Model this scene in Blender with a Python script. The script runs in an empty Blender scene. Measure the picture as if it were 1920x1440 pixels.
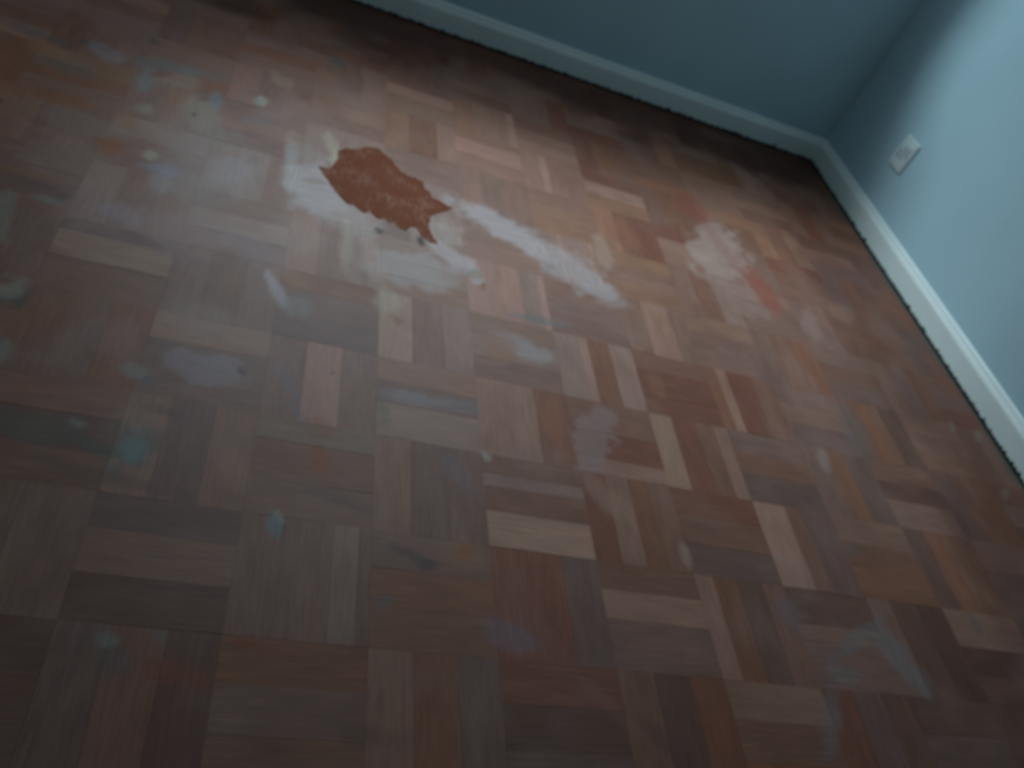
import bpy, math, random
import numpy as np
from mathutils import Matrix, Vector

# ---------------------------------------------------------------- camera, light, exposure
scene = bpy.context.scene
col = scene.collection
random.seed(11)
rng = np.random.default_rng(11)

cam_data = bpy.data.cameras.new('camera')
cam = bpy.data.objects.new('camera', cam_data)
col.objects.link(cam)
_r = Matrix([[0.926649, -0.19319, -0.322489], [-0.091532, 0.716083, -0.691988], [0.364615, 0.670748, 0.645874]]).to_4x4()
cam.matrix_world = Matrix.Translation((-2.24734, -3.15211, 1.20788)) @ _r
cam_data.sensor_fit = 'HORIZONTAL'
cam_data.sensor_width = 36.0
cam_data.lens = 28.5784
cam_data.clip_start = 0.02
# the photograph is slightly out of focus all over
cam_data.dof.use_dof = True
cam_data.dof.focus_distance = 0.55
cam_data.dof.aperture_fstop = 7.5
scene.camera = cam

scene.view_settings.view_transform = 'Standard'
scene.view_settings.look = 'None'
scene.view_settings.gamma = 1.0
scene.view_settings.use_curve_mapping = False
scene.view_settings.exposure = 0.0

SKY = (0.72, 0.90, 1.0)
world = bpy.data.worlds.new('overcast_sky')
scene.world = world
world.use_nodes = True
_bg = world.node_tree.nodes['Background']
_bg.inputs['Color'].default_value = (*SKY, 1)
_bg.inputs["Strength"].default_value = 4.3

# room: x runs to the right wall, y to the far wall, z up; metres. The skirting faces meet the floor at the origin
SK = 0.018                       # skirting thickness
RX0, RX1 = -5.20, SK             # side walls
RY0, RY1 = -6.20, SK             # near and far wall
RH = 2.62
WX0, WX1, WZ0, WZ1 = -2.75, -0.60, 1.07, 2.42    # window in the far wall
WT = 0.20                        # wall thickness

# added sun lamps that boost the window daylight on right wall and floor
def fill_sun(name, energy, angle, d):
    l = bpy.data.lights.new(name, 'SUN')
    l.energy = energy; l.angle = math.radians(angle); l.color = SKY
    o = bpy.data.objects.new(name, l); col.objects.link(o)
    o.rotation_euler = Vector(d).to_track_quat('-Z', 'Y').to_euler()
fill_sun('fill_sun_side', 1.85, 18, (1.15, -0.60, -1.0))
fill_sun('fill_sun_front', 4.6, 32, (0.32, -0.80, -1.0))
_pt = bpy.data.lights.new('window_portal', 'AREA')
_pt.shape = 'RECTANGLE'
_pt.size, _pt.size_y = WX1-WX0, WZ1-WZ0
_pt.cycles.is_portal = True
portal = bpy.data.objects.new('window_portal', _pt)
col.objects.link(portal)
portal.location = ((WX0+WX1)/2, RY1+WT+0.02, (WZ0+WZ1)/2)
portal.rotation_euler = (math.radians(-90), 0, 0)   # faces into the room

# ---------------------------------------------------------------- helpers
def mesh_obj(name, verts, faces, mat, parent=None, smooth=False):
    me = bpy.data.meshes.new(name)
    me.from_pydata([tuple(v) for v in verts], [], [tuple(f) for f in faces])
    me.validate(); me.update()
    if mat: me.materials.append(mat)
    if smooth:
        for p in me.polygons: p.use_smooth = True
    o = bpy.data.objects.new(name, me)
    col.objects.link(o)
    if parent: o.parent = parent
    return o

class MB:
    def __init__(s): s.v, s.f = [], []
    def add(s, v, f):
        n = len(s.v); s.v += [tuple(q) for q in v]; s.f += [tuple(i+n for i in q) for q in f]
    def box(s, x0, x1, y0, y1, z0, z1):
        s.add([(x0,y0,z0),(x1,y0,z0),(x1,y1,z0),(x0,y1,z0),(x0,y0,z1),(x1,y0,z1),(x1,y1,z1),(x0,y1,z1)],
              [(0,3,2,1),(4,5,6,7),(0,1,5,4),(1,2,6,5),(2,3,7,6),(3,0,4,7)])
    def build(s, name, mat, parent=None, smooth=False):
        return mesh_obj(name, s.v, s.f, mat, parent, smooth)

def bevel(o, w, seg=2):
    m = o.modifiers.new('bevel', 'BEVEL'); m.width = w; m.segments = seg; m.limit_method = 'ANGLE'
    return o

def node_mat(name, color, rough=0.6, noise=0.0, scale=20.0, bump=0.0, bscale=200.0, spec=0.5):
    m = bpy.data.materials.new(name); m.use_nodes = True
    nt = m.node_tree; b = nt.nodes['Principled BSDF']
    b.inputs['Roughness'].default_value = rough
    b.inputs['Specular IOR Level'].default_value = spec
    tc = nt.nodes.new('ShaderNodeTexCoord')
    if noise:
        n = nt.nodes.new('ShaderNodeTexNoise'); n.inputs['Scale'].default_value = scale; n.inputs['Detail'].default_value = 5
        nt.links.new(tc.outputs['Object'], n.inputs['Vector'])
        r = nt.nodes.new('ShaderNodeMapRange')
        r.inputs['From Min'].default_value = 0.3; r.inputs['From Max'].default_value = 0.7
        r.inputs['To Min'].default_value = 1-noise; r.inputs['To Max'].default_value = 1+noise
        nt.links.new(n.outputs['Fac'], r.inputs['Value'])
        mx = nt.nodes.new('ShaderNodeVectorMath'); mx.operation = 'SCALE'
        mx.inputs[0].default_value = color
        nt.links.new(r.outputs['Result'], mx.inputs['Scale'])
        nt.links.new(mx.outputs['Vector'], b.inputs['Base Color'])
    else:
        b.inputs['Base Color'].default_value = (*color, 1)
    if bump:
        n2 = nt.nodes.new('ShaderNodeTexNoise'); n2.inputs['Scale'].default_value = bscale; n2.inputs['Detail'].default_value = 3
        nt.links.new(tc.outputs['Object'], n2.inputs['Vector'])
        bp = nt.nodes.new('ShaderNodeBump'); bp.inputs['Strength'].default_value = bump; bp.inputs['Distance'].default_value = 0.002
        nt.links.new(n2.outputs['Fac'], bp.inputs['Height'])
        nt.links.new(bp.outputs['Normal'], b.inputs['Normal'])
    return m

WALL = node_mat("blue_grey_wall_paint", (0.42, 0.60, 0.665), 0.75, 0.03, 3.0, 0.15, 120, 0.3)
TRIMM = node_mat('white_gloss_trim_paint', (0.72, 0.80, 0.77), 0.45, 0.03, 8.0)
CEIL = node_mat('white_ceiling_paint', (0.72, 0.74, 0.74), 0.85, 0.02, 3.0)
SUBF = node_mat('black_bitumen_subfloor', (0.02, 0.017, 0.015), 0.9, 0.3, 60)
PLASTIC = node_mat('white_socket_plastic', (0.66, 0.76, 0.76), 0.35)
HOLE = node_mat('dark_socket_hole', (0.02, 0.025, 0.03), 0.6)
FRAME = node_mat('white_window_frame', (0.65, 0.68, 0.68), 0.5)
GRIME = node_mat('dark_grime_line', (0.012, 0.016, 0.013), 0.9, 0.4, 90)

def struct(o):
    o['kind'] = 'structure'; return o

# ---------------------------------------------------------------- room shell
m = MB(); m.box(RX0-WT, RX0, RY0, RY1, -.12, RH); struct(m.build('wall_left', WALL))
m = MB(); m.box(RX1, RX1+WT, RY0-WT, RY1+WT, -.12, RH); struct(m.build('wall_right', WALL))
m = MB(); m.box(RX0-WT, RX1, RY0-WT, RY0, -.12, RH); struct(m.build('wall_near', WALL))
m = MB(); m.box(RX0-WT, RX1+WT, RY0-WT, RY1+WT, RH, RH+WT); struct(m.build('ceiling', CEIL))
m = MB()
y0, y1 = RY1, RY1+WT
m.box(RX0-WT, WX0, y0, y1, -.12, RH); m.box(WX1, RX1, y0, y1, -.12, RH)
m.box(WX0, WX1, y0, y1, -.12, WZ0); m.box(WX0, WX1, y0, y1, WZ1, RH)
struct(m.build('wall_far', WALL))
# window frame with two casements and glass
m = MB(); f = 0.05; fy0, fy1 = y1-0.07, y1-0.01
m.box(WX0, WX1, fy0, fy1, WZ0, WZ0+f); m.box(WX0, WX1, fy0, fy1, WZ1-f, WZ1)
m.box(WX0, WX0+f, fy0, fy1, WZ0+f, WZ1-f); m.box(WX1-f, WX1, fy0, fy1, WZ0+f, WZ1-f)
xm = (WX0+WX1)/2; m.box(xm-f/2, xm+f/2, fy0, fy1, WZ0+f, WZ1-f)
win = struct(m.build('window_1', FRAME))
g = bpy.data.materials.new('window_glass'); g.use_nodes = True
nt = g.node_tree; nt.nodes.clear()
out = nt.nodes.new('ShaderNodeOutputMaterial'); tr = nt.nodes.new('ShaderNodeBsdfTransparent'); gl = nt.nodes.new('ShaderNodeBsdfGlossy')
gl.inputs['Roughness'].default_value = 0.02; mixs = nt.nodes.new('ShaderNodeMixShader'); mixs.inputs[0].default_value = 0.06
nt.links.new(tr.outputs[0], mixs.inputs[1]); nt.links.new(gl.outputs[0], mixs.inputs[2]); nt.links.new(mixs.outputs[0], out.inputs[0])
m = MB()
m.box(WX0+f, xm-f/2, fy0+.028, fy0+.032, WZ0+f, WZ1-f); m.box(xm+f/2, WX1-f, fy0+.028, fy0+.032, WZ0+f, WZ1-f)
m.build('pane', g, win)
m = MB(); m.box(WX0-.03, WX1+.03, y0-.03, fy0, WZ0-.025, WZ0)
bevel(m.build('window_sill', FRAME, win), .004)

# ---------------------------------------------------------------- skirting boards (moulded top), mitred
PROF = [(0.0, 0.002), (0.018, 0.002), (0.018, 0.072), (0.0165, 0.080), (0.0125, 0.088), (0.0095, 0.094), (0.0075, 0.101), (0.0045, 0.1045), (0.0, 0.105)]
def skirting(name, p0, p1, nrm, m0=1, m1=1):
    d = Vector((p1[0]-p0[0], p1[1]-p0[1], 0)).normalized()
    n = Vector((nrm[0], nrm[1], 0))
    v, fc, N = [], [], len(PROF)
    for q, s, mm in ((p0, 1, m0), (p1, -1, m1)):
        for t, z in PROF:
            c = Vector((q[0], q[1], z)) + n*t + d*t*s*mm
            v.append(tuple(c))
    for i in range(N):
        j = (i+1) % N
        fc.append((i, j, N+j, N+i))
    fc += [tuple(range(N))[::-1], tuple(range(N, 2*N))]
    o = mesh_obj(name, v, fc, TRIMM)
    return struct(o)
skirting('baseboard_far', (RX0, RY1), (RX1, RY1), (0, -1))
skirting('baseboard_right', (RX1, RY1), (RX1, RY0), (-1, 0))
skirting('baseboard_near', (RX1, RY0), (RX0, RY0), (0, 1))
skirting('baseboard_left', (RX0, RY0), (RX0, RY1), (1, 0))

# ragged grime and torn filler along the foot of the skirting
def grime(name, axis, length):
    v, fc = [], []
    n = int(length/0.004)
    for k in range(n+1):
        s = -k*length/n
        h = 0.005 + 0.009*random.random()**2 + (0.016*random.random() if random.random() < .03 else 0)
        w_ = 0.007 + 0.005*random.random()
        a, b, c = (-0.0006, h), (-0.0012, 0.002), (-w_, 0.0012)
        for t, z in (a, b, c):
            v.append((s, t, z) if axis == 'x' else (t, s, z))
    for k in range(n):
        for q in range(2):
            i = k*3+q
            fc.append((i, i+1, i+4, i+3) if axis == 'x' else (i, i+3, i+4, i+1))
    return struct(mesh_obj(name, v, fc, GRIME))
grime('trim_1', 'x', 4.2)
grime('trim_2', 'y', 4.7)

# ---------------------------------------------------------------- parquet floor
SQ = 0.225
OX, OY = -1.73443, -1.40664            # corner of square (0, 0)
P = {'c': (.35,.288,.232), 't': (.315,.228,.190), 'T': (.36,.268,.228), 'o': (.29,.195,.135), 'b': (.215,.14,.105), 'g': (.225,.165,.142),
     'G': (.180,.137,.126), 'r': (.205,.105,.074), 'd': (.150,.100,.080), 'D': (.125,.080,.064), 'w': (.29,.24,.215), 'n': (.23,.135,.088),
     'm': (.265,.192,.156), 'e': (.235,.195,.155)}
# fingers of a square from left to right (or far to near): colour key and width
CELLS = {
 (-4,4):'d33 g22 e14 g31', (-3,4):'G30 m35 d35', (-2,4):'g33 g37 w20 g10', (-1,4):'g34 n33 b33', (0,4):'r33 r33 G34', (1,4):'b27 t28 g45',
 (2,4):'t20 n26 d28 b26', (3,4):'d38 m16 g46', (4,4):'g30 d35 D35', (5,4):'m42 D30 d28',
 (-4,3):'b33 d33 b34', (-3,3):'m32 G35 m33', (-2,3):'e25 b40 g35', (-1,3):'m33 G33 g34', (0,3):'b22 w14 b28 c36', (1,3):'r27 m25 n24 b24',
 (2,3):'r33 b33 G34', (3,3):'T40 b20 G40', (4,3):'m33 b30 n37', (5,3):'d30 n25 b45', (6,3):'g40 G60',
 (-4,2):'b33 g33 n34', (-3,2):'t34 g33 g33', (-2,2):'g33 T33 g34', (-1,2):'m30 g30 w40', (0,2):'t33 t30 n37', (1,2):'b45 r35 t20',
 (2,2):'c28 r30 b24 t18', (3,2):'g33 b30 G37', (4,2):'g33 n30 G37', (5,2):'b33 d27 m40', (6,2):'G30 b35 n35', (7,2):'b33 g33 d34',
 (-5,1):'b33 n33 g34', (-4,1):'G18 c38 b44', (-3,1):'g33 b33 g34', (-2,1):'n28 g35 G37', (-1,1):'c35 g33 w32', (0,1):'m33 w33 g34', (1,1):'w30 T12 n28 w30',
 (2,1):'b30 r40 r30', (3,1):'n16 t14 r38 b32', (4,1):'g33 m33 G34', (5,1):'n33 b33 d34', (6,1):'m33 g33 b34', (7,1):'b33 g33 n34',
 (-5,0):'g33 G33 b34', (-4,0):'w33 g33 m34', (-3,0):'g33 w33 g34', (-2,0):'t33 g33 w34', (-1,0):'w40 w30 m30', (0,0):'T34 t33 w24 T9', (1,0):'m33 g33 g34',
 (2,0):'m33 t40 g27', (3,0):'m33 g33 g34', (4,0):'g33 b33 n34', (5,0):'g33 b33 G34', (6,0):'m33 g33 n34',
 (-1,-1):'g33 w33 w34', (0,-1):'m30 m35 m35', (1,-1):'w30 T9 w36 T10 m15', (2,-1):'o33 m33 o34', (3,-1):'m33 b33 w34', (4,-1):'m33 g33 g34',
 (-2,-1):'w33 w33 w34', (-3,-1):'m33 w33 m34', (-4,-1):'w40 g30 g30', (-5,-1):'m33 g33 g34',
 (0,-2):'m33 g33 m34', (1,-2):'m33 o34 o33', (2,-2):'o33 n33 r34', (3,-2):'r33 t33 m34', (4,-2):'r33 g33 g34', (-1,-2):'m33 g33 w34', (-2,-2):'w33 w33 w34',
 (-3,-2):'g33 m33 g34', (-4,-2):'g40 m30 g30', (-5,-2):'o33 n33 g34',
 (-1,-3):'o33 n40 t27', (0,-3):'m20 T40 t40', (1,-3):'t30 T12 m58', (2,-3):'r33 T34 o33', (-2,-3):'m33 m33 g34', (-3,-3):'m33 g33 m34', (3,-3):'b33 n33 b34',
 (-1,-4):'b20 T30 m50', (0,-4):'o33 t55 T12', (1,-4):'b33 m33 t34', (2,-4):'r33 n33 b34', (-2,-4):'m33 g33 m34', (-3,-4):'g33 n33 g34',
}
STAINS = [   # x, y, 2x2 matrix to the unit disc, albedo, opacity, softness: plaster dust, filler, old varnish, glue
    (-2.128, -1.256, 11.95, -1.37, -1.38, -8.55, (0.44, 0.36, 0.35), 0.75, 0.65),
    (-2.203, -1.230, 45.48, 4.30, 3.32, -6.39, (0.44, 0.38, 0.35), 0.60, 0.75),
    (-2.066, -1.363, 9.90, -1.88, -5.19, -15.24, (0.42, 0.34, 0.32), 0.50, 0.75),
    (-1.599, -1.229, 5.32, -2.10, -8.01, -15.20, (0.44, 0.36, 0.35), 0.80, 0.65),
    (-1.406, -1.347, 7.38, -3.73, -7.04, -11.45, (0.42, 0.34, 0.33), 0.65, 0.65),
    (-1.324, -1.405, 11.49, -6.71, -13.43, -17.69, (0.40, 0.32, 0.31), 0.40, 0.75),
    (-1.877, -1.521, 9.94, -1.15, 1.58, -14.27, (0.38, 0.31, 0.29), 0.60, 0.65),
    (-1.978, -1.529, 34.87, 10.79, 7.31, -6.88, (0.41, 0.28, 0.23), 0.47, 0.85),
    (-2.047, -1.470, 63.24, 1.80, 3.27, -9.03, (0.42, 0.34, 0.25), 0.50, 0.65),
    (-1.713, -1.465, 64.21, 12.52, 13.08, -14.44, (0.43, 0.33, 0.32), 0.77, 0.75),
    (-1.775, -1.421, 10.73, -4.82, -20.08, -23.17, (0.43, 0.35, 0.34), 0.70, 0.65),
    (-1.808, -1.321, 15.25, -3.50, -2.78, -17.08, (0.42, 0.33, 0.28), 0.50, 0.65),
    (-2.192, -1.709, 67.21, 33.44, 12.88, -9.59, (0.44, 0.36, 0.37), 0.65, 0.75),
    (-2.139, -1.755, 29.27, -3.93, -6.44, -30.50, (0.24, 0.20, 0.18), 0.51, 0.85),
    (-1.603, -1.724, 11.99, -4.50, -6.56, -25.61, (0.34, 0.29, 0.28), 0.55, 0.65),
    (-2.349, -1.306, 20.16, -0.80, -2.09, -12.25, (0.36, 0.29, 0.30), 0.50, 0.85),
    (-2.380, -1.272, 8.98, 0.14, 0.03, -6.84, (0.31, 0.24, 0.22), 0.35, 0.95),
    (-2.430, -1.419, 13.89, -1.50, -7.75, -15.01, (0.31, 0.25, 0.23), 0.30, 0.95),
    (-2.697, -1.273, 11.16, 0.89, -3.46, -19.98, (0.31, 0.20, 0.17), 0.40, 0.75),
    (-2.606, -1.590, 16.30, 0.90, -2.48, -12.13, (0.35, 0.22, 0.20), 0.35, 0.85),
    (-2.540, -1.580, 23.76, 0.69, -5.37, -26.60, (0.34, 0.27, 0.29), 0.40, 0.75),
    (-2.282, -1.987, 13.72, 0.17, -0.71, -23.25, (0.32, 0.25, 0.27), 0.50, 0.65),
    (-0.819, -1.012, 7.52, -5.52, -4.41, -3.61, (0.40, 0.28, 0.23), 0.70, 0.55),
    (-0.797, -1.227, 8.25, -5.59, -4.32, -8.07, (0.34, 0.21, 0.17), 0.50, 0.75),
    (-1.460, -1.977, 17.78, -4.17, 1.45, -9.96, (0.28, 0.18, 0.16), 0.70, 0.30),
    (-1.886, -1.963, 14.55, -1.94, 1.27, -52.84, (0.28, 0.24, 0.25), 0.50, 0.65),
    (-1.779, -1.959, 20.94, -3.75, 1.07, -44.30, (0.21, 0.17, 0.18), 0.50, 0.65),
    (-2.617, -1.339, 29.81, 2.91, -0.19, -29.79, (0.28, 0.09, 0.03), 0.80, 0.75),
    (-2.740, -1.194, 14.69, 1.60, -3.23, -34.73, (0.29, 0.11, 0.04), 0.70, 0.65),
    (-2.611, -1.208, 35.32, 1.75, -5.22, -31.70, (0.29, 0.12, 0.06), 0.55, 0.75),
    (-2.518, -1.036, 28.78, 5.22, 16.65, -25.72, (0.30, 0.13, 0.07), 0.60, 0.75),
    (-2.844, -1.194, 15.08, 3.38, 8.49, -28.30, (0.24, 0.09, 0.04), 0.50, 0.75),
    (-2.166, -1.652, 14.20, -4.62, -27.85, -35.00, (0.29, 0.13, 0.06), 0.60, 0.65),
    (-2.065, -2.169, 17.79, -25.39, -49.45, -18.72, (0.29, 0.07, 0.02), 0.70, 0.75),
    (-2.073, -2.089, 32.44, -6.06, -9.57, -39.45, (0.25, 0.09, 0.04), 0.50, 0.75),
    (-2.230, -2.599, 20.92, -1.32, -11.78, -58.11, (0.24, 0.07, 0.03), 0.60, 0.85),
    (-2.157, -2.541, 58.40, 3.26, 0.07, -145.99, (0.28, 0.06, 0.02), 0.70, 0.75),
    (-2.117, -2.544, 18.00, 0.61, -0.01, -72.42, (0.21, 0.07, 0.04), 0.50, 0.85),
    (-2.593, -1.934, 10.99, 3.67, 10.65, -21.10, (0.23, 0.09, 0.04), 0.60, 0.75),
    (-2.536, -1.835, 17.38, 4.25, 6.30, -17.28, (0.21, 0.10, 0.05), 0.50, 0.75),
    (-1.668, -1.749, 20.46, -9.27, -9.40, -18.17, (0.29, 0.13, 0.07), 0.60, 0.75),
    (-1.549, -1.950, 44.85, 0.21, 7.91, -17.99, (0.31, 0.10, 0.05), 0.50, 0.75),
    (-1.787, -2.335, 16.08, -4.62, -4.20, -27.84, (0.27, 0.13, 0.07), 0.60, 0.65),
    (-1.781, -2.328, 68.53, -3.84, 10.71, -72.71, (0.31, 0.10, 0.04), 0.70, 0.75),
    (-1.707, -2.490, 15.80, -8.57, -13.83, -36.22, (0.21, 0.14, 0.17), 0.50, 0.65),
    (-0.696, -1.178, 22.44, 4.75, 7.64, -8.02, (0.28, 0.07, 0.04), 0.70, 0.65),
    (-0.843, -0.771, 10.23, 8.10, 11.47, -7.69, (0.26, 0.07, 0.04), 0.50, 0.75),
    (-0.782, -0.997, 27.04, 9.89, 6.76, -5.90, (0.25, 0.07, 0.04), 0.30, 0.75),
    (-1.201, -1.056, 9.98, -6.12, -12.32, -10.90, (0.31, 0.11, 0.06), 0.50, 0.75),
    (-0.050, -1.065, 26.26, 1.51, 7.21, -9.00, (0.27, 0.10, 0.05), 0.50, 0.75),
    (-0.062, -1.381, 22.28, 3.61, 5.83, -7.85, (0.25, 0.09, 0.04), 0.50, 0.75),
    (-0.521, -1.745, 32.48, 1.75, 6.50, -10.26, (0.26, 0.09, 0.04), 0.55, 0.75),
    (-0.596, -1.743, 19.89, 1.51, 6.09, -9.36, (0.15, 0.13, 0.12), 0.45, 0.75),
    (0.238, -0.141, 8.65, -5.79, -0.33, -8.02, (0.12, 0.07, 0.06), 0.50, 0.75),
    (-2.453, -1.075, 20.11, -0.91, -4.49, -13.46, (0.32, 0.25, 0.19), 0.64, 0.75),
    (-2.523, -0.932, 18.47, 2.52, 12.57, -26.90, (0.35, 0.24, 0.17), 0.50, 0.75),
    (-2.610, -0.991, 43.56, 5.42, 3.47, -13.80, (0.21, 0.20, 0.19), 0.70, 0.65),
    (-2.553, -0.881, 9.95, 0.88, 6.16, -32.33, (0.17, 0.17, 0.17), 0.60, 0.75),
    (-2.429, -0.994, 59.88, 9.20, 11.67, -18.18, (0.19, 0.22, 0.22), 0.60, 0.65),
    (-2.471, -1.092, 126.42, -10.44, -38.06, -72.99, (0.10, 0.04, 0.02), 0.90, 0.55),
    (-2.581, -1.134, 43.88, 9.04, 22.26, -35.53, (0.34, 0.27, 0.20), 0.59, 0.85),
    (-2.405, -1.154, 47.08, 7.24, 13.20, -22.67, (0.21, 0.19, 0.13), 0.50, 0.75),
    (-2.317, -0.923, 54.47, -2.45, -5.30, -40.45, (0.38, 0.37, 0.31), 0.81, 0.75),
    (-2.529, -1.330, 66.32, 1.53, -8.62, -48.99, (0.38, 0.31, 0.21), 0.77, 0.75),
    (-2.497, -1.378, 22.94, 1.31, -0.57, -45.03, (0.24, 0.22, 0.26), 0.60, 0.65),
    (-2.486, -1.435, 44.14, 0.36, -3.50, -18.83, (0.34, 0.30, 0.30), 0.40, 0.75),
    (-2.318, -1.039, 20.88, 0.76, 8.72, -38.70, (0.19, 0.15, 0.17), 0.50, 0.65),
    (-2.466, -1.216, 13.51, 1.17, 1.70, -8.79, (0.29, 0.19, 0.16), 0.40, 0.75),
    (-2.737, -1.679, 41.04, 4.48, -2.93, -13.52, (0.23, 0.21, 0.17), 0.68, 0.75),
    (-2.678, -1.593, 38.91, 5.05, -3.84, -78.34, (0.21, 0.21, 0.18), 0.68, 0.75),
    (-2.657, -1.573, 69.15, 18.27, 23.40, -48.79, (0.09, 0.09, 0.07), 0.60, 0.65),
    (-2.668, -1.891, 26.97, 8.13, 8.26, -22.84, (0.10, 0.09, 0.07), 0.85, 0.45),
    (-2.668, -1.875, 29.57, 8.86, 11.59, -31.53, (0.29, 0.23, 0.18), 0.77, 0.65),
    (-2.681, -1.864, 51.05, 15.47, 23.33, -62.44, (0.21, 0.10, 0.07), 0.90, 0.55),
    (-2.628, -2.038, 75.28, 22.81, 11.04, -36.64, (0.22, 0.21, 0.17), 0.68, 0.75),
    (-2.417, -2.029, 46.14, 1.72, -7.32, -62.52, (0.22, 0.21, 0.18), 0.68, 0.85),
    (-2.385, -2.047, 78.69, 1.84, -11.28, -94.52, (0.12, 0.12, 0.14), 0.60, 0.65),
    (-2.536, -2.197, 11.56, 1.15, -4.48, -30.50, (0.10, 0.10, 0.08), 0.50, 0.75),
    (-2.474, -2.174, 65.56, -3.93, -37.14, -97.52, (0.21, 0.20, 0.18), 0.59, 0.85),
    (-2.434, -2.221, 24.20, -0.38, -17.21, -64.94, (0.08, 0.09, 0.07), 0.60, 0.65),
    (-2.379, -2.197, 26.07, 5.57, 3.70, -16.70, (0.11, 0.12, 0.10), 0.60, 0.55),
    (-2.378, -2.211, 53.70, 11.51, 7.65, -35.27, (0.15, 0.20, 0.19), 0.77, 0.75),
    (-2.380, -2.167, 68.39, -12.12, -41.45, -82.40, (0.24, 0.22, 0.21), 0.51, 0.85),
    (-2.400, -2.260, 55.20, -1.84, -13.91, -51.89, (0.12, 0.13, 0.12), 0.50, 0.65),
    (-2.376, -2.135, 22.88, 0.46, -4.96, -37.24, (0.33, 0.17, 0.12), 0.50, 0.75),
    (-2.128, -2.326, 67.26, 17.41, 14.27, -36.76, (0.16, 0.18, 0.18), 0.90, 0.45),
    (-2.121, -2.308, 59.08, -43.98, -187.24, -166.68, (0.31, 0.28, 0.23), 0.77, 0.75),
    (-2.339, -2.557, 64.76, 5.21, -8.08, -78.97, (0.19, 0.20, 0.16), 0.80, 0.65),
    (-2.321, -2.587, 48.02, 10.93, 4.42, -50.60, (0.12, 0.11, 0.10), 0.60, 0.75),
    (-2.270, -2.542, 67.99, 2.78, -9.87, -101.11, (0.16, 0.15, 0.12), 0.60, 0.65),
    (-2.008, -2.512, 77.90, -8.28, -18.74, -216.60, (0.26, 0.23, 0.21), 0.59, 0.85),
    (-1.935, -2.448, 49.49, 0.88, 9.92, -83.67, (0.13, 0.12, 0.10), 0.60, 0.65),
    (-1.888, -2.349, 17.74, -7.04, -44.23, -116.77, (0.11, 0.07, 0.06), 0.70, 0.65),
    (-1.859, -2.367, 72.18, -1.42, 10.63, -76.32, (0.10, 0.06, 0.06), 0.60, 0.65),
    (-1.943, -2.015, 106.49, 16.64, 14.54, -30.14, (0.19, 0.15, 0.09), 0.70, 0.65),
    (-1.725, -2.088, 131.94, 59.48, 55.29, -64.05, (0.36, 0.31, 0.26), 0.77, 0.75),
    (-2.747, -0.891, 26.45, 2.28, -9.19, -68.73, (0.09, 0.08, 0.08), 0.80, 0.65),
    (-2.722, -0.912, 22.46, 0.92, -9.66, -29.23, (0.31, 0.24, 0.24), 0.50, 0.75),
    (-2.633, -0.769, 61.56, 3.06, -6.21, -52.03, (0.09, 0.08, 0.07), 0.70, 0.65),
    (-2.900, -0.917, 11.97, 1.60, -6.24, -44.99, (0.13, 0.11, 0.11), 0.50, 0.75),
    (-2.795, -1.029, 12.08, 1.73, 1.08, -23.15, (0.14, 0.13, 0.12), 0.45, 0.75),
    (-2.833, -0.979, 13.98, 1.61, -3.81, -26.42, (0.31, 0.15, 0.09), 0.50, 0.75),
    (-2.128, -0.529, 37.84, -3.48, -2.82, -31.44, (0.11, 0.12, 0.10), 0.70, 0.65),
    (-2.174, -1.120, 24.02, -2.28, -2.65, -17.79, (0.31, 0.24, 0.20), 0.59, 0.75),
    (-2.186, -1.056, 32.15, -0.12, 9.39, -43.55, (0.26, 0.15, 0.08), 0.50, 0.65),
    (-2.109, -1.056, 57.65, 14.59, 10.83, -8.74, (0.42, 0.34, 0.23), 0.80, 0.55),
    (-2.140, -1.249, 41.36, -2.69, 0.44, -55.63, (0.29, 0.20, 0.14), 0.70, 0.65),
    (-2.282, -0.766, 26.18, -3.45, -12.47, -23.57, (0.37, 0.24, 0.15), 0.50, 0.65),
    (-2.275, -0.974, 27.31, 2.96, 20.07, -32.56, (0.29, 0.18, 0.17), 0.40, 0.75),
    (-1.854, -1.393, 97.95, 22.70, 44.97, -44.92, (0.02, 0.01, 0.01), 1.00, 0.55),
    (-1.968, -1.395, 79.66, -36.38, -74.95, -62.74, (0.05, 0.02, 0.01), 0.90, 0.55),
    (-1.914, -1.725, 79.90, -38.04, -61.92, -69.10, (0.23, 0.08, 0.04), 0.90, 0.55),
    (-1.929, -1.715, 41.69, -16.63, -61.44, -88.50, (0.31, 0.14, 0.07), 0.60, 0.65),
    (-1.943, -1.668, 28.59, -11.01, -13.63, -19.55, (0.36, 0.28, 0.21), 0.59, 0.65),
    (-1.692, -1.521, 97.85, -6.94, 21.16, -57.76, (0.23, 0.09, 0.04), 0.90, 0.55),
    (-1.707, -1.478, 49.72, -13.94, -8.97, -50.91, (0.25, 0.20, 0.15), 0.80, 0.65),
    (-1.545, -1.603, 12.55, -3.32, 2.45, -65.30, (0.15, 0.14, 0.14), 0.60, 0.65),
    (-1.286, -1.203, 34.41, 1.15, 7.96, -9.77, (0.41, 0.27, 0.20), 0.50, 0.65),
    (-2.229, -1.982, 127.00, 106.95, 111.40, -61.61, (0.08, 0.02, 0.02), 0.90, 0.55),
    (-2.054, -1.933, 212.09, 137.13, 94.87, -70.09, (0.15, 0.07, 0.06), 0.90, 0.55),
    (-1.059, -2.594, 39.44, -22.13, -0.12, -11.89, (0.19, 0.17, 0.17), 0.45, 0.65),
    (-0.904, -2.410, 8.04, 3.83, 27.40, -47.67, (0.19, 0.17, 0.17), 0.45, 0.65),
    (-0.811, -2.455, 24.62, 11.17, 6.37, -11.90, (0.19, 0.18, 0.18), 0.50, 0.65),
    (-0.981, -2.498, 22.51, -24.98, -17.02, -33.38, (0.21, 0.19, 0.18), 0.40, 0.65),
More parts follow.
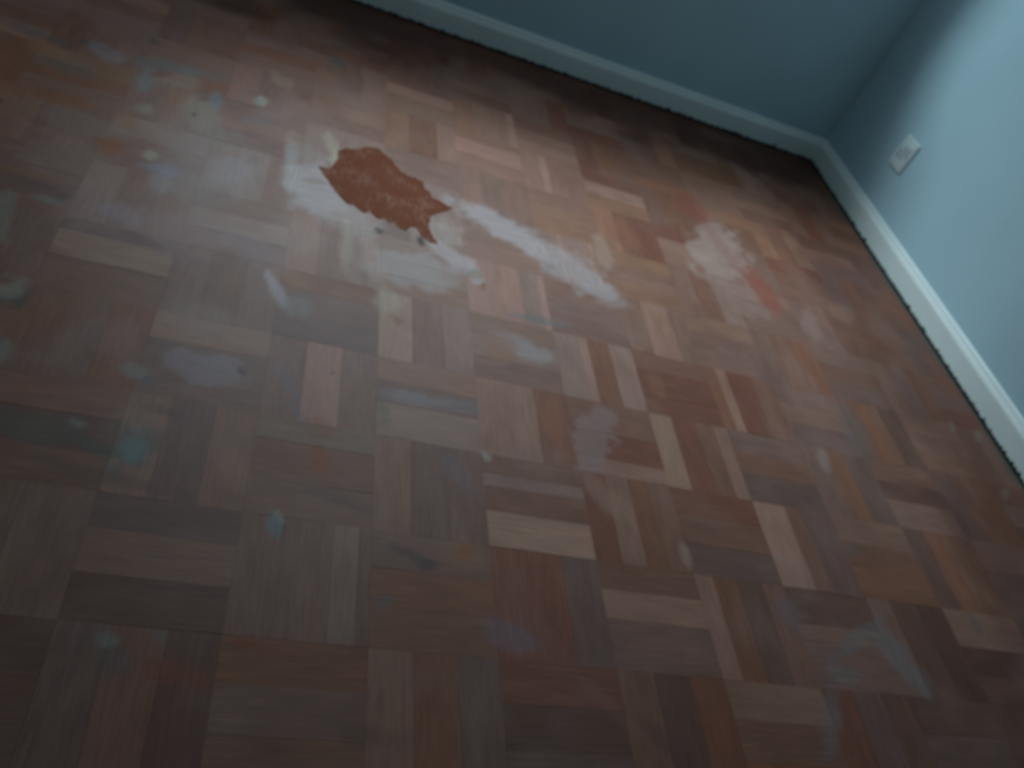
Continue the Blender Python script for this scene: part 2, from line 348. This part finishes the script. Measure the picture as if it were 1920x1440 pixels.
    (-1.069, -2.372, 27.37, 11.40, 12.38, -20.95, (0.17, 0.13, 0.14), 0.40, 0.75),
    (-0.521, -2.338, 47.66, 3.12, 12.20, -27.82, (0.11, 0.11, 0.10), 0.40, 0.65),
    (-0.059, -1.650, 55.95, -36.88, 8.71, -38.19, (0.26, 0.21, 0.16), 0.59, 0.85),
    (-0.164, -1.642, 78.92, -22.05, 18.44, -37.78, (0.28, 0.22, 0.17), 0.60, 0.65),
    (-0.110, -1.885, 59.35, -41.53, 9.73, -52.56, (0.26, 0.20, 0.15), 0.59, 0.85),
    (-0.766, -1.894, 47.16, 0.42, 15.87, -27.91, (0.32, 0.23, 0.19), 0.60, 0.65),
    (-0.556, -1.302, 24.72, 1.40, 11.53, -14.62, (0.35, 0.23, 0.19), 0.45, 0.75),
    (-0.366, -1.172, 18.42, -14.98, -8.12, -15.03, (0.34, 0.18, 0.12), 0.45, 0.75),
    (-1.292, -2.263, 75.87, 6.95, 12.27, -26.58, (0.38, 0.23, 0.17), 0.60, 0.45),
    (-0.806, -2.177, 52.35, -25.28, 12.66, -85.04, (0.13, 0.11, 0.11), 0.50, 0.65),
    (-2.234, -1.896, 17.93, 78.92, 16.00, -1.62, (0.35, 0.24, 0.18), 0.20, 0.75),
    (-2.410, -2.216, 150.32, 34.48, 30.99, -142.30, (0.19, 0.15, 0.14), 0.00, 0.65),
    (-2.688, -1.437, 8.66, 1.09, -0.28, -12.16, (0.34, 0.21, 0.17), 0.45, 0.95),
    (-2.423, -1.588, 10.22, 0.34, -0.69, -14.83, (0.35, 0.22, 0.20), 0.45, 0.95),
    (-2.162, -1.496, 16.18, -1.82, -2.83, -15.20, (0.35, 0.23, 0.20), 0.40, 0.95),
    (-2.249, -1.596, 14.18, -1.92, -6.95, -19.69, (0.30, 0.21, 0.22), 0.40, 0.95),
    (-2.332, -1.863, 16.58, 0.91, 1.01, -21.07, (0.33, 0.21, 0.18), 0.40, 0.95),
    (-2.450, -1.963, 21.56, -0.14, -4.27, -17.86, (0.30, 0.18, 0.17), 0.35, 0.95),
    (-2.208, -0.979, 7.77, -0.30, 0.41, -8.30, (0.33, 0.20, 0.16), 0.35, 0.95),
    (-2.032, -0.774, 15.74, -1.37, 0.77, -9.63, (0.34, 0.20, 0.15), 0.35, 0.95),
    (-2.634, -1.753, 26.68, 3.22, -3.34, -44.30, (0.21, 0.10, 0.07), 0.50, 0.75),
    (-2.440, -1.674, 9.57, 0.30, -5.02, -55.73, (0.21, 0.11, 0.10), 0.50, 0.75),
    (-2.717, -1.561, 14.47, 2.07, -2.63, -59.87, (0.16, 0.09, 0.08), 0.60, 0.75),
    (-2.730, -1.515, 16.63, 2.87, 4.17, -64.07, (0.31, 0.14, 0.07), 0.50, 0.75),
    (-2.734, -1.345, 18.63, 2.10, -6.54, -58.02, (0.34, 0.18, 0.14), 0.50, 0.75),
    (-2.442, -1.766, 14.22, 0.62, -5.64, -75.03, (0.18, 0.09, 0.07), 0.50, 0.75),
    (-2.522, -2.068, 10.76, 1.06, -10.00, -99.95, (0.20, 0.09, 0.06), 0.50, 0.75),
    (-2.353, -2.116, 18.74, 0.40, -9.35, -88.82, (0.14, 0.07, 0.06), 0.50, 0.75),
    (-2.421, -2.275, 7.87, 0.66, -5.99, -67.92, (0.13, 0.07, 0.05), 0.50, 0.75),
    (-2.515, -2.272, 21.96, 2.87, -14.49, -162.43, (0.31, 0.15, 0.09), 0.40, 0.75),
    (-2.209, -2.221, 48.78, 21.51, 13.37, -18.34, (0.34, 0.18, 0.11), 0.40, 0.85),
    (-2.097, -2.223, 13.19, -1.37, -12.19, -103.04, (0.20, 0.11, 0.09), 0.40, 0.75),
    (-2.018, -2.256, 16.96, -3.94, -23.24, -90.18, (0.15, 0.09, 0.07), 0.50, 0.85),
    (-2.111, -2.070, 70.24, 48.47, 23.51, -18.00, (0.19, 0.13, 0.16), 0.50, 0.75),
    (-2.139, -1.991, 67.91, 46.33, 15.50, -11.09, (0.19, 0.13, 0.16), 0.45, 0.75),
    (-1.788, -2.149, 38.74, 18.62, 11.46, -13.34, (0.17, 0.12, 0.14), 0.40, 0.75),
    (-1.604, -2.070, 13.41, -5.47, -4.67, -20.29, (0.27, 0.16, 0.13), 0.30, 0.85),
    (-1.464, -2.142, 36.89, 24.67, 10.07, -10.71, (0.34, 0.20, 0.15), 0.45, 0.75),
    (-1.430, -2.164, 36.84, 24.44, 14.98, -16.45, (0.34, 0.18, 0.12), 0.40, 0.75),
    (-1.252, -1.930, 43.28, 12.23, 11.39, -15.09, (0.37, 0.21, 0.14), 0.40, 0.75),
    (-1.236, -1.748, 34.39, 9.04, 14.72, -17.78, (0.28, 0.12, 0.07), 0.40, 0.75),
    (-0.830, -1.638, 28.14, 12.22, 7.53, -8.34, (0.15, 0.07, 0.06), 0.45, 0.75),
    (-0.706, -1.561, 26.46, 10.50, 7.19, -8.10, (0.28, 0.15, 0.12), 0.40, 0.75),
    (-0.496, -1.359, 28.15, 9.32, 7.96, -8.90, (0.19, 0.10, 0.10), 0.40, 0.75),
    (-0.872, -1.881, 18.76, 8.85, 7.89, -9.67, (0.29, 0.15, 0.11), 0.35, 0.85),
    (-0.203, -1.214, 16.50, 3.10, 5.92, -7.13, (0.31, 0.16, 0.12), 0.35, 0.85),
    (-0.288, -1.538, 21.12, 4.72, 6.26, -8.38, (0.16, 0.09, 0.08), 0.45, 0.75),
    (-0.359, -1.809, 29.03, 4.50, 6.25, -9.80, (0.29, 0.14, 0.09), 0.35, 0.85),
    (-0.750, -2.060, 32.12, 6.10, 5.83, -9.73, (0.19, 0.10, 0.07), 0.40, 0.85),
    (-0.398, -2.034, 28.54, 2.27, 6.09, -11.29, (0.15, 0.07, 0.06), 0.40, 0.85),
    (-0.518, -0.759, 14.09, 5.13, 7.55, -6.53, (0.21, 0.10, 0.07), 0.45, 0.85),
    (-0.485, -1.029, 15.08, 5.69, 7.77, -7.46, (0.29, 0.15, 0.11), 0.35, 0.85),
    (-0.910, -0.324, 6.31, -2.45, 0.33, -20.09, (0.23, 0.08, 0.05), 0.40, 0.85),
    (-1.440, -2.662, 8.93, -12.19, -45.54, -44.74, (0.12, 0.06, 0.05), 0.45, 0.85),
    (-1.531, -2.604, 7.37, -9.08, -63.75, -63.20, (0.27, 0.13, 0.09), 0.30, 0.85),
    (-1.947, -2.671, 15.37, -2.37, -7.42, -63.31, (0.14, 0.07, 0.04), 0.40, 0.95),
    (-1.776, -2.637, 18.52, -1.27, 1.77, -29.64, (0.25, 0.13, 0.08), 0.25, 0.95),
]
def vnoise(x, y, seed):
    """smooth value noise, vectorised"""
    xi, yi = np.floor(x).astype(int), np.floor(y).astype(int)
    fx, fy = x-xi, y-yi
    fx, fy = fx*fx*(3-2*fx), fy*fy*(3-2*fy)
    def h(a, b):
        n = (a*374761393 + b*668265263 + seed*1442695) & 0x7fffffff
        n = ((n ^ (n >> 13)) * 1274126177) & 0x7fffffff
        return ((n ^ (n >> 16)) & 0xffff) / 65535.0
    return (h(xi,yi)*(1-fx)+h(xi+1,yi)*fx)*(1-fy) + (h(xi,yi+1)*(1-fx)+h(xi+1,yi+1)*fx)*fy

V, F, COLR, UVS = [], [], [], []
nv = 0
def plank(x0, x1, y0, y1, along_x, colr, fine):
    """one finger of parquet: gridded top, eased edge, sides down to the subfloor"""
    global nv
    gap, be = 0.00015, 0.0006
    x0 += gap; x1 -= gap; y0 += gap; y1 -= gap
    if x1-x0 < .004 or y1-y0 < .004: return
    h = random.uniform(-0.0006, 0.0); tx, ty = random.uniform(-.003,.003), random.uniform(-.003,.003)
    st = 0.008 if fine else 0.2
    nx, ny = max(1, round((x1-x0-2*be)/st)), max(1, round((y1-y0-2*be)/st))
    xs = np.concatenate([[x0, x0], np.linspace(x0+be, x1-be, nx+1), [x1, x1]])
    ys = np.concatenate([[y0, y0], np.linspace(y0+be, y1-be, ny+1), [y1, y1]])
    X, Y = np.meshgrid(xs, ys, indexing='ij')
    cx, cy = (x0+x1)/2, (y0+y1)/2
    Z = np.minimum(h + (X-cx)*tx*(0.6 if along_x else 1) + (Y-cy)*ty*(1 if along_x else .6), 0)
    A, B = X.shape
    
    Z[0,:] = Z[-1,:] = -0.006; Z[:,0] = Z[:,-1] = -0.006
    V.append(np.stack([X, Y, Z], -1).reshape(-1, 3))
    I = np.arange(A*B).reshape(A, B) + nv
    F.append(np.stack([I[:-1,:-1], I[1:,:-1], I[1:,1:], I[:-1,1:]], -1).reshape(-1, 4))
    COLR.append(np.tile(np.array(colr), (A*B, 1)))
    off = (random.uniform(0, 50), random.uniform(0, 50))
    U = np.stack([X+off[0], Y+off[1]], -1) if along_x else np.stack([Y+off[0], X+off[1]], -1)
    UVS.append(U.reshape(-1, 2))
    nv += A*B

def clipped(x0, x1, y0, y1): return max(x0, RX0), min(x1, -0.001), max(y0, RY0), min(y1, -0.001)
i0, i1 = math.floor((RX0-OX)/SQ), math.ceil(-OX/SQ)
for i in range(i0, i1+1):
    for j in range(-8, math.ceil((OY-RY0)/SQ)+1):
        x0 = OX+i*SQ; yt = OY-j*SQ
        if x0 > 0 or yt-SQ > 0 or yt < RY0: continue
        key = CELLS.get((i, j))
        if key: fing = [(k[0], int(k[1:])/100) for k in key.split()]
        else:
            if i < -1: pool = 'gggmbbGn' if j < 3 else 'gdbGn'
            elif j < -2: pool = 'bbnrgmmo'
            else: pool = 'bbgnrGmd'
            fing = [(random.choice(pool), f_) for f_ in (.333, .334, .333)]
        tot = sum(q for _, q in fing); a = 0
        vert = (i+j) % 2 == 0
        fine = x0 > -3.5 and yt > -3.1
        for k, q in fing:
            b_ = a+q/tot
            base = np.array(P[k]) * random.uniform(.92, 1.08) * np.array([random.uniform(.97,1.03), 1, random.uniform(.96,1.04)])
            if vert: e = clipped(x0+a*SQ, x0+b_*SQ, yt-SQ, yt)
            else: e = clipped(x0, x0+SQ, yt-b_*SQ, yt-a*SQ)
            if e[1] > e[0] and e[3] > e[2]: plank(*e, not vert, base, fine)
            a = b_
V = np.concatenate(V); F = np.concatenate(F); COLR = np.concatenate(COLR); UVS = np.concatenate(UVS)
x, y = V[:,0], V[:,1]
# slow drift of the wood's own tone inside each finger
dr = vnoise(UVS[:,0]*9, UVS[:,1]*45, 3)*.6 + vnoise(UVS[:,0]*22, UVS[:,1]*110, 4)*.4
COLR *= (0.86 + 0.28*dr)[:,None]
# blotches of dust and worn finish across the fingers
bl = vnoise(x*7+3, y*7, 7)*.6 + vnoise(x*19, y*19, 8)*.4
k = np.clip((bl-.5)*2.2, 0, 1)*.38
COLR = COLR*(1-k[:,None]) + np.array([.27,.235,.225])*k[:,None]
k = np.clip((.42-bl)*2.5, 0, 1)*.4
COLR = COLR*(1-k[:,None]) + np.array([.17,.105,.07])*k[:,None]
COLR = COLR*np.array([1.0, .675, .57])
for n_, (sx, sy, a, b, c, d, rgb, al, so) in enumerate(STAINS):
    dx, dy = x-sx, y-sy
    sel = np.hypot(dx, dy) < 0.6
    X, Y = dx[sel], dy[sel]
    r = np.hypot(a*X+b*Y, c*X+d*Y)
    r = r + (vnoise(X*28+n_*7, Y*28, n_)-.5)*.55 + (vnoise(X*70+n_*3, Y*70, n_+5)-.5)*.35
    wgt = np.clip((1+so*.5-r)/max(so, .05), 0, 1); wgt = wgt*wgt*(3-2*wgt)*al
    COLR[sel] = COLR[sel]*(1-wgt[:,None]) + np.array(rgb)*wgt[:,None]
# ragged darker band along the walls: old varnish, with shade painted into the colour
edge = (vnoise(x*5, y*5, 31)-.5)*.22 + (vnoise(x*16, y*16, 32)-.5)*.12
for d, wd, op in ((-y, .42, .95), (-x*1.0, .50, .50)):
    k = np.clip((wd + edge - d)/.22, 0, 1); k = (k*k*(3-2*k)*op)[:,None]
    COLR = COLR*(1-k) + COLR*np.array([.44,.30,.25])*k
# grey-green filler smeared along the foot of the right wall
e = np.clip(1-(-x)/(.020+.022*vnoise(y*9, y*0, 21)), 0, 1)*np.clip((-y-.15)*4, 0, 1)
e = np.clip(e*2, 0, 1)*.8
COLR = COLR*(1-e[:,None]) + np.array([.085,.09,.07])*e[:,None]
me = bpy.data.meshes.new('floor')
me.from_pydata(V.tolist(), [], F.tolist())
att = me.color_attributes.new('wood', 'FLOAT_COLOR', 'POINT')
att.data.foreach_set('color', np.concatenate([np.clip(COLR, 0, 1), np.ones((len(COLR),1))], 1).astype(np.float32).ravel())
uvl = me.uv_layers.new(name='grain')
li = np.zeros(len(me.loops), dtype=np.int32); me.loops.foreach_get('vertex_index', li)
uvl.data.foreach_set('uv', UVS[li].astype(np.float32).ravel())
me.update()

def floor_material():
    m = bpy.data.materials.new('worn_parquet_wood'); m.use_nodes = True
    nt = m.node_tree; b = nt.nodes['Principled BSDF']
    at = nt.nodes.new('ShaderNodeAttribute'); at.attribute_name = 'wood'
    uv = nt.nodes.new('ShaderNodeUVMap'); uv.uv_map = 'grain'
    mp = nt.nodes.new('ShaderNodeMapping'); mp.inputs['Scale'].default_value = (14, 160, 1)
    nt.links.new(uv.outputs[0], mp.inputs['Vector'])
    n = nt.nodes.new('ShaderNodeTexNoise'); n.inputs['Scale'].default_value = 1; n.inputs['Detail'].default_value = 6; n.inputs['Roughness'].default_value = .6
    nt.links.new(mp.outputs[0], n.inputs['Vector'])
    r = nt.nodes.new('ShaderNodeMapRange'); r.inputs['From Min'].default_value = .25; r.inputs['From Max'].default_value = .75
    r.inputs['To Min'].default_value = .78; r.inputs['To Max'].default_value = 1.2
    nt.links.new(n.outputs['Fac'], r.inputs['Value'])
    mx = nt.nodes.new('ShaderNodeVectorMath'); mx.operation = 'SCALE'
    nt.links.new(at.outputs['Color'], mx.inputs[0]); nt.links.new(r.outputs['Result'], mx.inputs['Scale'])
    nt.links.new(mx.outputs['Vector'], b.inputs['Base Color'])
    b.inputs['Specular IOR Level'].default_value = .32
    rr = nt.nodes.new('ShaderNodeMapRange'); rr.inputs['To Min'].default_value = .42; rr.inputs['To Max'].default_value = .62
    nt.links.new(n.outputs['Fac'], rr.inputs['Value']); nt.links.new(rr.outputs['Result'], b.inputs['Roughness'])
    bp = nt.nodes.new('ShaderNodeBump'); bp.inputs['Strength'].default_value = .25; bp.inputs['Distance'].default_value = .0006
    nt.links.new(n.outputs['Fac'], bp.inputs['Height']); nt.links.new(bp.outputs['Normal'], b.inputs['Normal'])
    return m
me.materials.append(floor_material())
fo = bpy.data.objects.new('floor', me); col.objects.link(fo); struct(fo)
m = MB(); m.box(RX0, RX1, RY0, RY1, -.12, -.005)
struct(m.build('subfloor', SUBF, fo))

# ---------------------------------------------------------------- patch of old red-brown varnish left on the wood
PATCH = [(-2.1382, -1.1723), (-2.1165, -1.1745), (-2.1003, -1.1578), (-2.0887, -1.1045), (-2.0921, -1.0722), (-2.0681, -1.0415), (-2.0409, -1.0352), (-2.0204, -1.0061), (-1.9925, -0.9965), (-1.9704, -0.9962), (-1.9573, -1.0188), (-1.9366, -1.0341), (-1.9285, -1.0560), (-1.9095, -1.0833), (-1.8875, -1.0947), (-1.8654, -1.0947), (-1.8450, -1.1069), (-1.8392, -1.1401), (-1.8268, -1.1477), (-1.8165, -1.1752), (-1.8009, -1.1785), (-1.7792, -1.1897), (-1.7605, -1.1970), (-1.7772, -1.2205), (-1.8028, -1.2426), (-1.8248, -1.2629), (-1.8284, -1.2898), (-1.8335, -1.3169), (-1.8267, -1.3456), (-1.8169, -1.3679), (-1.8072, -1.3875), (-1.8277, -1.3890), (-1.8436, -1.3792), (-1.8580, -1.3663), (-1.8649, -1.3380), (-1.8825, -1.3409), (-1.8971, -1.3641), (-1.9144, -1.3620), (-1.9261, -1.3383), (-1.9403, -1.3494), (-1.9521, -1.3305), (-1.9660, -1.3464), (-1.9833, -1.3349), (-1.9924, -1.3146), (-2.0059, -1.3354), (-2.0233, -1.3239), (-2.0379, -1.3110), (-2.0546, -1.3139), (-2.0695, -1.2962), (-2.0878, -1.2698), (-2.1053, -1.2375), (-2.1231, -1.2046)]
def in_poly(px, py, poly):
    ins = np.zeros(px.shape, bool); n = len(poly); j = n-1
    for i in range(n):
        xi, yi = poly[i]; xj, yj = poly[j]
        c = ((yi > py) != (yj > py)) & (px < (xj-xi)*(py-yi)/(yj-yi+1e-12)+xi)
        ins ^= c; j = i
    return ins
def film():
    pts = []
    n = len(PATCH)
    for i in range(n):
        a, b = Vector(PATCH[i]), Vector(PATCH[(i+1) % n])
        L = (b-a).length; k = max(2, int(L/0.005)); nr = Vector((-(b-a).y, (b-a).x))/max(L, 1e-6)
        for q in range(k):
            pts.append(a.lerp(b, q/k) + nr*random.uniform(-.0022, .0022))
    import bmesh
    bm = bmesh.new()
    vs = [bm.verts.new((p_.x, p_.y, 0.0003)) for p_ in pts]
    bm.faces.new(vs)
    bmesh.ops.triangulate(bm, faces=bm.faces[:])
    ex = bmesh.ops.extrude_face_region(bm, geom=bm.faces[:])
    for g_ in ex['geom']:
        if isinstance(g_, bmesh.types.BMVert): g_.co.z = 0.0010
    bmesh.ops.recalc_face_normals(bm, faces=bm.faces[:])
    cx = sum(p_.x for p_ in pts)/len(pts); cy = sum(p_.y for p_ in pts)/len(pts)
    for v_ in bm.verts: v_.co.x -= cx; v_.co.y -= cy
    me2 = bpy.data.meshes.new('varnish_patch'); bm.to_mesh(me2); bm.free()
    o = bpy.data.objects.new('varnish_patch', me2); col.objects.link(o); o.location = (cx, cy, 0)
    mt = bpy.data.materials.new('red_brown_varnish'); mt.use_nodes = True
    nt = mt.node_tree; b = nt.nodes['Principled BSDF']
    tc = nt.nodes.new('ShaderNodeTexCoord')
    mp = nt.nodes.new('ShaderNodeMapping'); mp.inputs['Rotation'].default_value = (0, 0, math.radians(28)); mp.inputs['Scale'].default_value = (150, 34, 1)
    nt.links.new(tc.outputs['Object'], mp.inputs['Vector'])
    n1 = nt.nodes.new('ShaderNodeTexNoise'); n1.inputs['Scale'].default_value = 1; n1.inputs['Detail'].default_value = 4
    nt.links.new(mp.outputs[0], n1.inputs['Vector'])
    n2 = nt.nodes.new('ShaderNodeTexNoise'); n2.inputs['Scale'].default_value = 14; n2.inputs['Detail'].default_value = 2
    nt.links.new(tc.outputs['Object'], n2.inputs['Vector'])
    ad = nt.nodes.new('ShaderNodeMath'); ad.operation = 'MULTIPLY'
    nt.links.new(n1.outputs['Fac'], ad.inputs[0]); nt.links.new(n2.outputs['Fac'], ad.inputs[1])
    cr = nt.nodes.new('ShaderNodeValToRGB')
    cr.color_ramp.elements[0].position = .24; cr.color_ramp.elements[0].color = (.175, .047, .018, 1)
    cr.color_ramp.elements[1].position = .42; cr.color_ramp.elements[1].color = (.26, .125, .085, 1)
    nt.links.new(ad.outputs[0], cr.inputs['Fac']); nt.links.new(cr.outputs['Color'], b.inputs['Base Color'])
    b.inputs['Roughness'].default_value = .7; b.inputs['Specular IOR Level'].default_value = .12
    me2.materials.append(mt)
    o['label'] = 'ragged rust-brown patch of old varnish on the worn parquet, between pale dusty streaks'
    o['category'] = 'varnish stain'
    return o
film()

# ---------------------------------------------------------------- wall socket on the right wall
def socket():
    yc, zc = -0.464+SK*0, 0.322
    W, H = 0.098, 0.122
    root = bpy.data.objects.new('wall_socket', None); col.objects.link(root)
    root.location = (RX1, yc, zc); root.empty_display_size = .05
    root['label'] = 'small white upright wall socket plate on the blue-grey wall near the room corner'
    root['category'] = 'wall socket'
    def bx(y0, y1, z0, z1, x0, x1):
        m = MB(); m.box(-x1, -x0, y0, y1, z0, z1); return m
    plate = bevel(bx(-W/2, W/2, -H/2, H/2, 0, .009).build('face_plate', PLASTIC, root), .003, 3)
    insert = bevel(bx(-W*.36, W*.36, -H*.36, H*.36, .0085, .0115).build('socket_insert', PLASTIC, root), .0012, 2)
    # slanted marks read on the plate: three slots
    for yy, zz, ln in ((-.024, .010, .034), (-.002, .002, .052), (.022, -.008, .040)):
        m = MB(); m.box(-.0121, -.0112, -.0026, .0026, -ln/2, ln/2)
        s = m.build('socket_slot', HOLE, insert); s.location = (0, yy, zz); s.rotation_euler = (math.radians(-8), 0, 0)
    for zz in (H*.42, -H*.42):
        m = MB(); N = 16
        v = [(-.0098, .0028*math.cos(2*math.pi*k/N), zz+.0028*math.sin(2*math.pi*k/N)) for k in range(N)]
        v += [(-.0085, q[1], q[2]) for q in v]
        m.add(v, [tuple(range(N))] + [(k, (k+1) % N, N+(k+1) % N, N+k) for k in range(N)])
        s = m.build('screw', TRIMM, plate)
socket()
